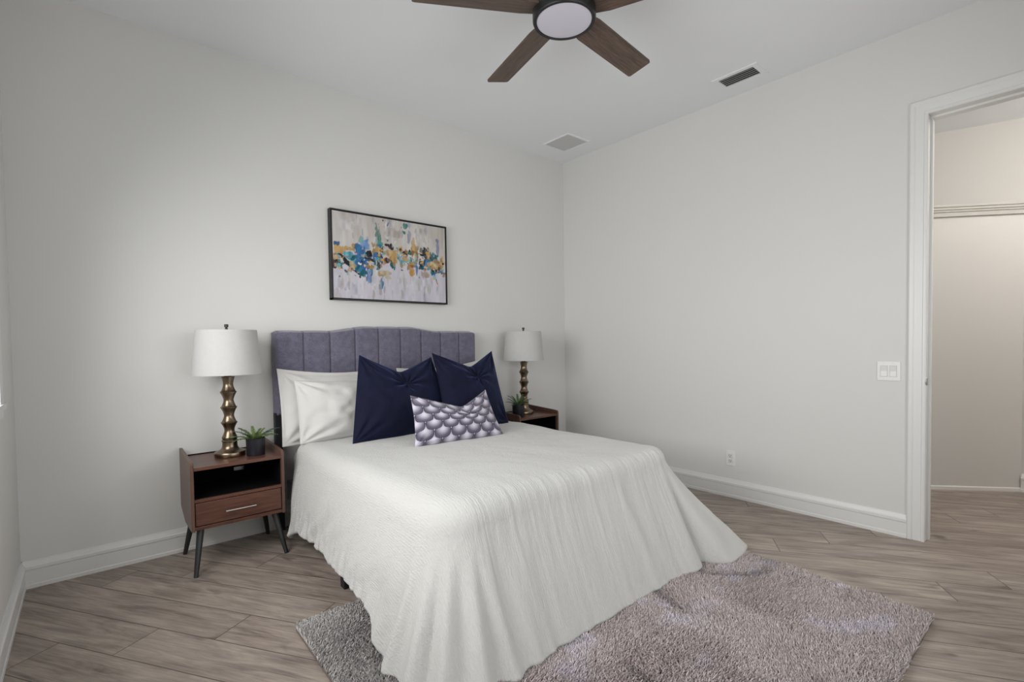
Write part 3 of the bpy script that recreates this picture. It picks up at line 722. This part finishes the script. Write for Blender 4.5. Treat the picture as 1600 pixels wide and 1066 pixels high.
# duvet: rings that run out from a spine to the edge of the bed top, then down to the hem
def duvet():
    ZT = .608
    x0, x1, yh, yf = -2.785, -1.225, -.335, -1.99       # edge of the flat top
    rl, rr_ = .20, .13                                  # plan radius of the two foot corners
    # perimeter: left side head->foot, foot left->right, right side foot->head
    P = []; N = []
    def seg(a, b, n, nn):
        for k in range(n):
            t = k/n; P.append((a[0]+(b[0]-a[0])*t, a[1]+(b[1]-a[1])*t)); N.append(nn)
    def arc(c, rc, a0, a1, n):
        for k in range(n):
            a = R(a0+(a1-a0)*k/n); P.append((c[0]+rc*math.cos(a), c[1]+rc*math.sin(a))); N.append((math.cos(a), math.sin(a)))
    nL, nC, nF, nR = 300, 160, 300, 300
    seg((x0, yh), (x0, yf+rl), nL, (-1, 0)); arc((x0+rl, yf+rl), rl, 180, 270, nC)
    seg((x0+rl, yf), (x1-rr_, yf), nF, (0, -1)); arc((x1-rr_, yf+rr_), rr_, 270, 360, nC)
    seg((x1, yf+rr_), (x1, yh), nR, (1, 0)); P.append((x1, yh)); N.append((1, 0))
    P = np.array(P); N = np.array(N); n = len(P)
    dl = np.hypot(*(np.diff(P, axis=0).T)); dl = dl*np.where((np.abs(N[:-1, 0])*np.abs(N[:-1, 1])) > 1e-6, 2.4, 1)   # corners hold extra cloth
    s = np.concatenate([[0], np.cumsum(dl)]); px, py = P[:, 0], P[:, 1]
    sL, sA, sB, sC = s[nL], s[nL+nC], s[nL+nC+nF], s[nL+2*nC+nF]; sH = s[-1]
    def curve(pts, w_=31):
        a = np.array(pts); y = np.interp(s, a[:, 0], a[:, 1]); k_ = np.hanning(w_+2)[1:-1]; k_ /= k_.sum()
        return np.convolve(np.pad(y, w_//2, 'edge'), k_, 'valid')
    sideL = curve([(0, 1), (sL-.02, 1), (sL+.16, 0), (sH, 0)]); footw = curve([(0, 0), (sA-.15, 0), (sA+.05, 1), (sB-.02, 1), (sB+.08, 0), (sH, 0)])
    cl = curve([(0, 0), (sL-.22, 0), ((sL+sA)/2, 1), (sA+.22, 0), (sH, 0)]); cr = curve([(0, 0), (sB-.02, 0), ((sB+sC)/2, 1), (sC+.1, 0), (sH, 0)])
    m1, m2 = (sL+sA)/2, (sB+sC)/2
    hem = curve([(0, .085), (.06, .115), (.22, .160), (.7, .178), (1.05, .172), (1.28, .155), (sL-.10, .10), (sL, .030), (sL+.1, .035), (sA, .035), (sB, .035), (sC-.03, .035), (sC+.05, .04), (sC+.3, .10), (sH, .16)], 21)
    fl = curve([(0, .105), (.3, .098), (.5, .098), (1.0, .115), (sL-.15, .14), (sL, .155), (sL+.12, .185), (m1+.02, .250), (sA-.04, .225), (sA+.12, .205), (sA+.5, .200), (sB-.35, .200), (sB-.10, .215), (sB+.03, .232), (sB+.07, .235), (sB+.105, .330), (m2+.02, .47), (sC-.08, .45), (sC+.0, .31), (sC+.10, .17), (sH, .08)], 15)
    Rr = curve([(0, .075), (.35, .13), (sL-.1, .18), (m1, .175), (sA+.1, .135), (sB-.3, .105), (m2, .085), (sH, .085)], 61)      # roundover radius
    nt, nr, nsk = 60, 22, 80
    rows = []; UVr = []
    k1, k2 = nL+nC//2, nF+nC; ia = np.arange(n)
    spx = np.interp(ia, [0, k1, k1+k2, n-1], [CX-.4, CX-.4, CX+.4, CX+.4]); spy = np.interp(ia, [0, k1, k1+k2, n-1], [yh, -1.58, -1.58, yh])
    def topz(x, y):
        dome = .010*np.sin(np.pi*np.clip((x-x0)/(x1-x0), 0, 1))**.7
        return ZT+dome+.007*vnoise(x*2.6+3, y*2.4, 4)+.004*vnoise(x*6+y*3, y*6-x*2, 8)+.0016*vnoise(x*17+y*6, y*11, 2)
    for k in range(nt):
        t = k/(nt-1); t = 1-(1-t)**1.25
        ex, ey = px-N[:, 0]*Rr, py-N[:, 1]*Rr
        x = spx+(ex-spx)*t; y = spy+(ey-spy)*t
        rows.append(np.stack([x, y, topz(x, y)], 1)); UVr.append(np.stack([x, y], 1))
    zedge = topz(px-N[:, 0]*Rr, py-N[:, 1]*Rr)
    foot_wr = footw*.0026*(vnoise(s*38, s*0+.5, 71)+.7*vnoise(s*75, s*0+1.5, 72))
    # roundover: the slope eases in and out, so no hard line where the top meets the side
    TH = R(77); wq = np.linspace(0, 1, 401); thq = TH*(3*wq**2-2*wq**3)
    cx_ = np.concatenate([[0], np.cumsum((np.cos(thq[1:])+np.cos(thq[:-1]))/2)])/400; cz_ = np.concatenate([[0], np.cumsum((np.sin(thq[1:])+np.sin(thq[:-1]))/2)])/400
    LR = Rr/cx_[-1]
    for k in range(1, nr+1):
        w_ = k/nr; hx_, hz_ = np.interp(w_, wq, cx_), np.interp(w_, wq, cz_)
        off = LR*hx_-Rr+foot_wr*w_; dz = LR*hz_-foot_wr*sstep(0, .5, w_)
        x = px+N[:, 0]*off; y = py+N[:, 1]*off; rows.append(np.stack([x, y, zedge-dz], 1)); UVr.append(np.stack([px+N[:, 0]*(LR*w_-Rr), py+N[:, 1]*(LR*w_-Rr)], 1))
    offE = foot_wr*1.0; zE = zedge-LR*cz_[-1]+foot_wr
    def bumpf(c, w_): return np.exp(-((s-c)/w_)**2)
    crease = s[(np.abs(px+1.80)+np.abs(py-yf)*9).argmin()]
    for k in range(1, nsk+1):
        t = k/nsk; one = np.full(n, t)
        z = zE+(hem-zE)*t
        prof = .42*t+.58*t**1.6; lobe = t**1.28
        flare = (fl-offE)*(prof*(1-cr)+lobe*cr)+.012*np.sin(np.pi*t)
        amp = float(sstep(.05, .8, t))
        diag = vnoise(s*7.5+t*2.2, one*1.7+s*.6, 11)+.55*vnoise(s*17+t*5.0, one*2.6, 12)           # slanting slack on the left side
        vert = vnoise(s*10, one*.8, 13)+.5*vnoise(s*24, one*1.1, 14)
        fine = vnoise(s*52+t*3, one*3, 15)
        fan = np.sin(2*np.pi*(s-m1)/.155+.9*vnoise(s*5, one*1.2, 16)+1.0)
        fo = sideL*(.0115*diag*float(sstep(.2, .85, t))+.0012*fine)
        fo = fo+sideL*.0065*(vnoise(s*24-t*4, one*2.0, 31)+.5*vnoise(s*48-t*6, one*3, 32))*float(sstep(.55, 1, t))
        fo = fo+footw*(.0075*vert*amp+.0016*fine*(1-.5*t))
        fo = fo+cl*(.026*fan*amp+.011*vert*amp)+.010*bumpf(sA+.12, .16)*vnoise(s*17, one*.6, 18)*float(sstep(.02, .4, t))
        cs = crease+.02+.12*t
        fo = fo+.013*float(sstep(0, .2, t))*(1-.6*t)*(bumpf(cs, .040)-1.0*bumpf(cs+.065, .035))
        gs = sB+.062+.0*t
        fo = fo-.045*float(sstep(.03, .7, t))*bumpf(gs, .028)+.010*float(sstep(.05, .6, t))*bumpf(gs-.10, .06)
        fo = fo+cr*(.013*vnoise(s*11, one*1.3, 19)+.006*vnoise(s*24+t*6, one*4, 20))*amp
        hemr = float(sstep(.86, 1, t))*(sideL*.004+footw*.003+cr*.006)*(vnoise(s*22, s*0+.3, 23)+.6*vnoise(s*45, s*0+.3, 24))
        off = offE+flare+fo+hemr
        zz = z+float(sstep(.55, 1, t))*sideL*.010*(vnoise(s*9, s*0+3.3, 25)+.7*vnoise(s*20, s*0+.7, 26))*sstep(0, .2, s)
        ysh = -.115*float(sstep(0, 1, t))*np.exp(-(s/.20))
        x = px+N[:, 0]*off; y = py+N[:, 1]*off+ysh
        rows.append(np.stack([x, y, np.maximum(zz, .030)], 1)); UVr.append(np.stack([px+N[:, 0]*(LR-Rr+t*.45), py+N[:, 1]*(LR-Rr+t*.45)], 1))
    # rolled hem
    last = rows[-1]
    for a in (40, 80, 120, 160, 200):
        r_ = .016; q = last.copy(); off = r_*(math.cos(R(a))-1); q[:, 0] += N[:, 0]*off; q[:, 1] += N[:, 1]*off; q[:, 2] = np.maximum(q[:, 2]-r_*.8*math.sin(R(a)), .022); rows.append(q); UVr.append(UVr[-1]+np.array([0, .01]))
    nrw = len(rows); q = grid_quads(nrw, n)
    gx, gy = np.meshgrid(spx[k1:k1+k2+1], spy[:k1+1], indexing='ij')                            # middle of the top
    rows.append(np.stack([gx, gy, topz(gx, gy)], -1).reshape(-1, 3)); UVr.append(np.stack([gx, gy], -1).reshape(-1, 2))
    q = np.concatenate([q, grid_quads(*gx.shape)+nrw*n])
    V = np.concatenate(rows); U_ = np.concatenate(UVr)
    o = np_mesh('duvet', V, q[:, ::-1], M['duvet']); set_uv(o, U_)
    bmx = bmesh.new(); bmx.from_mesh(o.data); bmesh.ops.remove_doubles(bmx, verts=bmx.verts, dist=.00002)
    bmesh.ops.recalc_face_normals(bmx, faces=bmx.faces)
    if sum(f.normal.z*f.calc_area() for f in bmx.faces) < 0: bmesh.ops.reverse_faces(bmx, faces=bmx.faces)
    for f in bmx.faces: f.smooth = True
    bmx.to_mesh(o.data); bmx.free()
    tag(o, 'white crinkled cotton duvet draped over the bed to the floor', 'duvet')
    sd = o.modifiers.new('thickness', 'SOLIDIFY'); sd.thickness = .006; sd.offset = -1
    return o
duvet()

# ------------------------------------------------------------------ pillows
def pillow(name, TL, TR, BL, BR, thick, mat, sag=.05, sag_pos=.5, vee=False, bow=.02, botbow=.0, nu=90, nv=70, flange=0, seed=1, wr=.004, front=1.0, back=.6, p=2.2):
    TL, TR, BL, BR = map(np.array, (TL, TR, BL, BR))
    u, v = np.meshgrid(np.linspace(0, 1, nu), np.linspace(0, 1, nv), indexing='ij')   # v: 0 bottom, 1 top
    c = 2*u-1; d_ = 2*v-1
    if vee:
        uu = np.where(u < sag_pos, u/sag_pos, (1-u)/(1-sag_pos)); tsag = sag*(.80*uu+.20*np.sin(uu*np.pi/2))
        lip = .015
        tsag = sag*(1-np.sqrt((1-uu)**2*(1)+.006)+.077)
    else:
        tsag = sag*np.sin(np.pi*u)**1.0
    ub = u+bow*np.sin(np.pi*v)*(1-2*u); vb = v-tsag*sstep(0, 1, v)**1.3+botbow*np.sin(np.pi*u)*(1-v)**2
    base = (TL*(1-ub)[..., None]+TR*ub[..., None])*vb[..., None]+(BL*(1-ub)[..., None]+BR*ub[..., None])*(1-vb)[..., None]
    across = (TR-TL+BR-BL)/2; upv = (TL-BL+TR-BR)/2; nrm = np.cross(across, upv); nrm /= np.linalg.norm(nrm)   # towards the viewer
    fl_ = flange
    cu = np.clip(np.abs(c)/(1-fl_), 0, 1); dv = np.clip(np.abs(d_)/(1-fl_*1.2), 0, 1)
    prof = (np.clip(1-cu**p, 0, 1)**.62)*(np.clip(1-dv**p, 0, 1)**.62)
    wr1 = vnoise(u*6+seed, v*5+seed, seed)+.6*vnoise(u*13, v*9+seed, seed+3)
    ripple = wr*wr1*prof**.5
    if vee:   # creases running down from the chop
        rr = np.hypot((u-sag_pos)*1.0, (v-(1-sag))*1.0); th = np.arctan2(v-(1-sag), u-sag_pos)
        dent = .42*np.exp(-((u-sag_pos)/.10)**2)*sstep(.45, 1, v)
        prof = prof*(1-dent)
        ripple = ripple+1.6*wr*np.sin(th*9+seed)*np.exp(-(rr/.22)**2)*sstep(0, .08, rr)
        for cx_, cy_ in ((0, 1), (1, 1), (0, 0), (1, 0)):
            r2 = np.hypot(u-cx_, v-cy_); t2_ = np.arctan2(np.abs(v-cy_), np.abs(u-cx_)); ripple = ripple+1.1*wr*np.sin(t2_*13+seed)*np.exp(-((r2-.16)/.13)**2)
    else:
        for cx_, cy_ in ((0, 1), (1, 1), (0, 0), (1, 0)):
            r2 = np.hypot(u-cx_, v-cy_); t2_ = np.arctan2(np.abs(v-cy_), np.abs(u-cx_)); ripple = ripple+wr*np.sin(t2_*10+seed)*np.exp(-((r2-.2)/.15)**2)
    edge = np.minimum(np.minimum(u, 1-u), np.minimum(v, 1-v)); ripple = ripple*sstep(0, .06, edge)
    Ff = base+nrm*((thick*front*prof+ripple)[..., None])+nrm*.002
    Bb = base-nrm*((thick*back*prof)[..., None])-nrm*.002
    V = np.concatenate([Ff.reshape(-1, 3), Bb.reshape(-1, 3)]); q = grid_quads(nu, nv); m_ = nu*nv
    Q = list(map(tuple, q))+[tuple(i+m_ for i in x[::-1]) for x in map(tuple, q)]
    rim = [i*nv for i in range(nu)]+[(nu-1)*nv+j for j in range(1, nv)]+[i*nv+nv-1 for i in range(nu-2, -1, -1)]+[j for j in range(nv-2, 0, -1)]
    for a, b in zip(rim, rim[1:]+rim[:1]): Q.append((a, a+m_, b+m_, b))
    o = np_mesh(name, V, Q, mat); bmx = bmesh.new(); bmx.from_mesh(o.data); bmesh.ops.recalc_face_normals(bmx, faces=bmx.faces); bmx.to_mesh(o.data); bmx.free()
    return o, u, v
WP = 'white bed pillows against the headboard'
o, _, _ = pillow('bed_pillow', (-2.838, -.150, 1.075), (-2.08, -.150, 1.045), (-2.850, -.275, .592), (-2.05, -.27, .60), .075, M['pillow'], .065, .55, flange=.07, seed=2, wr=.007, back=.2, bow=.012)
tag(o, 'white pillow with flat border against the headboard, rear one on the left', 'pillow', WP)
o, _, _ = pillow('bed_pillow', (-2.765, -.255, 1.000), (-2.06, -.255, .985), (-2.775, -.375, .612), (-2.03, -.375, .615), .085, M['pillow'], .045, .5, flange=.0, seed=5, wr=.011, back=.35, bow=.01)
tag(o, 'white wrinkled pillow in front of the bordered one, left of the navy cushions', 'pillow', WP)
o, _, _ = pillow('bed_pillow', (-2.00, -.150, 1.040), (-1.215, -.150, 1.075), (-1.99, -.27, .60), (-1.170, -.27, .60), .075, M['pillow'], .065, .45, flange=.07, seed=7, wr=.006, back=.2, bow=.012)
tag(o, 'white pillow against the headboard behind the right navy cushion, rear one on the right', 'pillow', WP)
o, _, _ = pillow('bed_pillow', (-2.00, -.255, .995), (-1.255, -.255, 1.015), (-1.99, -.375, .615), (-1.20, -.375, .612), .085, M['pillow'], .03, .5, seed=9, wr=.008, back=.35, bow=.01)
tag(o, 'white pillow just behind the right navy cushion, front one on the right', 'pillow', WP)
VG = 'navy velvet cushions'
o, _, _ = pillow('throw_pillow', (-2.388, -.385, 1.162), (-1.838, -.375, 1.130), (-2.545, -.620, .612), (-1.76, -.550, .612), .115, M['velvet'], .22, .51, True, .0, .0, 110, 100, seed=3, wr=.008, p=2.0)
tag(o, 'navy velvet throw cushion on the left with pinched top', 'cushion', VG)
o, _, _ = pillow('throw_pillow', (-1.868, -.440, 1.162), (-1.292, -.405, 1.164), (-1.925, -.700, .612), (-1.350, -.675, .612), .110, M['velvet'], .22, .56, True, .03, .0, 110, 100, seed=6, wr=.008, p=2.0)
tag(o, 'navy velvet throw cushion on the right with pinched top', 'cushion', VG)
o, u, v = pillow('lumbar_pillow', (-2.258, -.820, .912), (-1.678, -.815, .905), (-2.312, -.965, .617), (-1.685, -1.015, .617), .065, M['scallop'], .34, .60, True, .02, .0, 300, 170, seed=4, wr=.003, p=2.2)
def scallop(u, v):
    W_, H_ = .62, .335; X = u*W_; Y = (1-v)*H_; cw, rh = .112, .058
    L = np.array(srgb(206, 202, 216)); D = np.array(srgb(84, 79, 98)); K = np.array(srgb(46, 41, 54))
    col = np.tile(L, u.shape+(1,)); done = np.zeros(u.shape, bool)
    for k in range(0, 9):
        offx = (k % 2)*cw/2; yb = (k+.35)*rh
        ci = np.round((X-offx)/cw); cx = ci*cw+offx; dx = (X-cx)/(cw/2); dy = (Y-(yb-rh*.62))/(rh*.62)
        lower = np.where(dy > 0, np.abs(dx*1.06)**3.2+np.abs(dy)**3.2 < 1, np.abs(dx*1.06) < 1)
        inside = lower & (Y < yb) & (Y > yb-1.9*rh) & ~done
        e = np.where(dy > 0, (np.abs(dx*1.06)**3.2+np.abs(dy)**3.2)**(1/3.2), np.abs(dx*1.06))
        rad = np.hypot(dx*.85, (Y-(yb-rh*.95))/rh)
        f = sstep(.0, .85, rad)[..., None]; c = L*(1-f)+D*f
        th = np.arctan2(Y-(yb-1.5*rh), X-cx); c = c*(1+.10*np.sin(th*60)*sstep(.3, .8, rad))[..., None]
        c = np.where((e > .93)[..., None], K, c)
        col = np.where(inside[..., None], c, col); done |= inside
    return col
C1 = np.clip(scallop(u, v), 0, 1).reshape(-1, 3); set_tint(o, np.concatenate([C1, C1]))
tag(o, 'small lumbar cushion with a lavender grey scallop print in front of the navy ones', 'cushion')

# ------------------------------------------------------------------ shag rug
def rug():
    root = empty('rug', (-2.03, -2.21, 0)); tag(root, 'shaggy taupe grey area rug under the foot of the bed', 'rug')
    cor = np.array([(-3.105, -1.325), (-3.135, -3.10), (-1.03, -3.10), (-.90, -1.325)])-np.array([-2.03, -2.21])   # back left, front left, front right, back right
    bm = bmesh.new(); prism(bm, [tuple(c) for c in cor], 2, 0.0005, .008); tag(bm_obj('rug_backing', bm, M['rug_back'], root), 'woven rug backing')
    rs = np.random.RandomState(5)
    nx, ny = 400, 332
    a, b = np.meshgrid((np.arange(nx)+.5)/nx, (np.arange(ny)+.5)/ny, indexing='ij'); a = a.ravel(); b = b.ravel()
    a = np.clip(a+rs.uniform(-.6, .6, a.shape)/nx, .002, .998); b = np.clip(b+rs.uniform(-.6, .6, b.shape)/ny, .002, .998)
    P = cor[0]*((1-a)*(1-b))[:, None]+cor[1]*((1-a)*b)[:, None]+cor[2]*(a*b)[:, None]+cor[3]*(a*(1-b))[:, None]
    n = len(P); x, y = P[:, 0], P[:, 1]
    lie = vnoise(x*3.2, y*3.2, 21)*2.5+vnoise(x*8, y*8, 22)*1.2+rs.normal(0, .9, n)      # direction the yarn leans
    lean = .006+.010*rs.rand(n)
    h = .028+.009*rs.rand(n)+.007*vnoise(x*6, y*6, 31)
    dx, dy = np.cos(lie), np.sin(lie)
    edge = np.minimum.reduce([a*2.15, (1-a)*2.15, b*1.78, (1-b)*1.78])
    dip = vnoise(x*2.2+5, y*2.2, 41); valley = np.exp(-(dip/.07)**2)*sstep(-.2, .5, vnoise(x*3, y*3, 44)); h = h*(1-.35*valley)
    r0 = .0034
    lv = [(0, .004, 1.0), (.6, .62, 1.15), (1.2, 1.0, .55)]
    V = np.zeros((n, 9, 3)); ph = rs.uniform(0, 2*np.pi, n); curl = rs.uniform(-1, 1, n)
    for i, (lt, ht, rt) in enumerate(lv):
        cx = x+dx*lean*lt-dy*curl*.006*math.sin(lt*2); cy = y+dy*lean*lt+dx*curl*.006*math.sin(lt*2); cz = .006+(h-.006)*ht
        for j in range(3):
            q = ph+j*2*math.pi/3+.5*i; V[:, i*3+j, 0] = cx+r0*rt*np.cos(q); V[:, i*3+j, 1] = cy+r0*rt*np.sin(q); V[:, i*3+j, 2] = cz
    fl = []
    for i in range(2):
        for j in range(3): fl.append((i*3+j, i*3+(j+1) % 3, (i+1)*3+(j+1) % 3, (i+1)*3+j))
    Q4 = (np.array(fl)[None]+(np.arange(n)*9)[:, None, None]).reshape(-1, 4)
    Q = Q4
    o = np_mesh('rug_pile', V.reshape(-1, 3), Q, M['rug'], root); tag(o, 'shaggy mottled yarn, valley shade and left end light tone painted in', kind='stuff')
    base = np.array(srgb(220, 208, 206)); dark = np.array(srgb(160, 146, 142)); light = np.array(srgb(234, 226, 236)); grey = np.array(srgb(208, 204, 203))
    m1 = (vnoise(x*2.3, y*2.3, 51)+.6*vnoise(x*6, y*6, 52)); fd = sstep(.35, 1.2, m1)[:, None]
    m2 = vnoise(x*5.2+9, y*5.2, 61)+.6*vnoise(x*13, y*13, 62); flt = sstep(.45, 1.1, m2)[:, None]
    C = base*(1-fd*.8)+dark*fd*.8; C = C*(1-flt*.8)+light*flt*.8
    gl = sstep(-.55, -.9, x)[:, None]; C = C*(1-gl)+grey*gl*(C.mean(1)/base.mean())[:, None]  # left end: tone of the light there put into the yarn colour
    C = C*(1-.5*valley)[:, None]*rs.uniform(.65, 1.15, n)[:, None]  # shade in the pile valleys painted into the tint, plus random tuft tone
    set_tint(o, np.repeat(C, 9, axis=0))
rug()
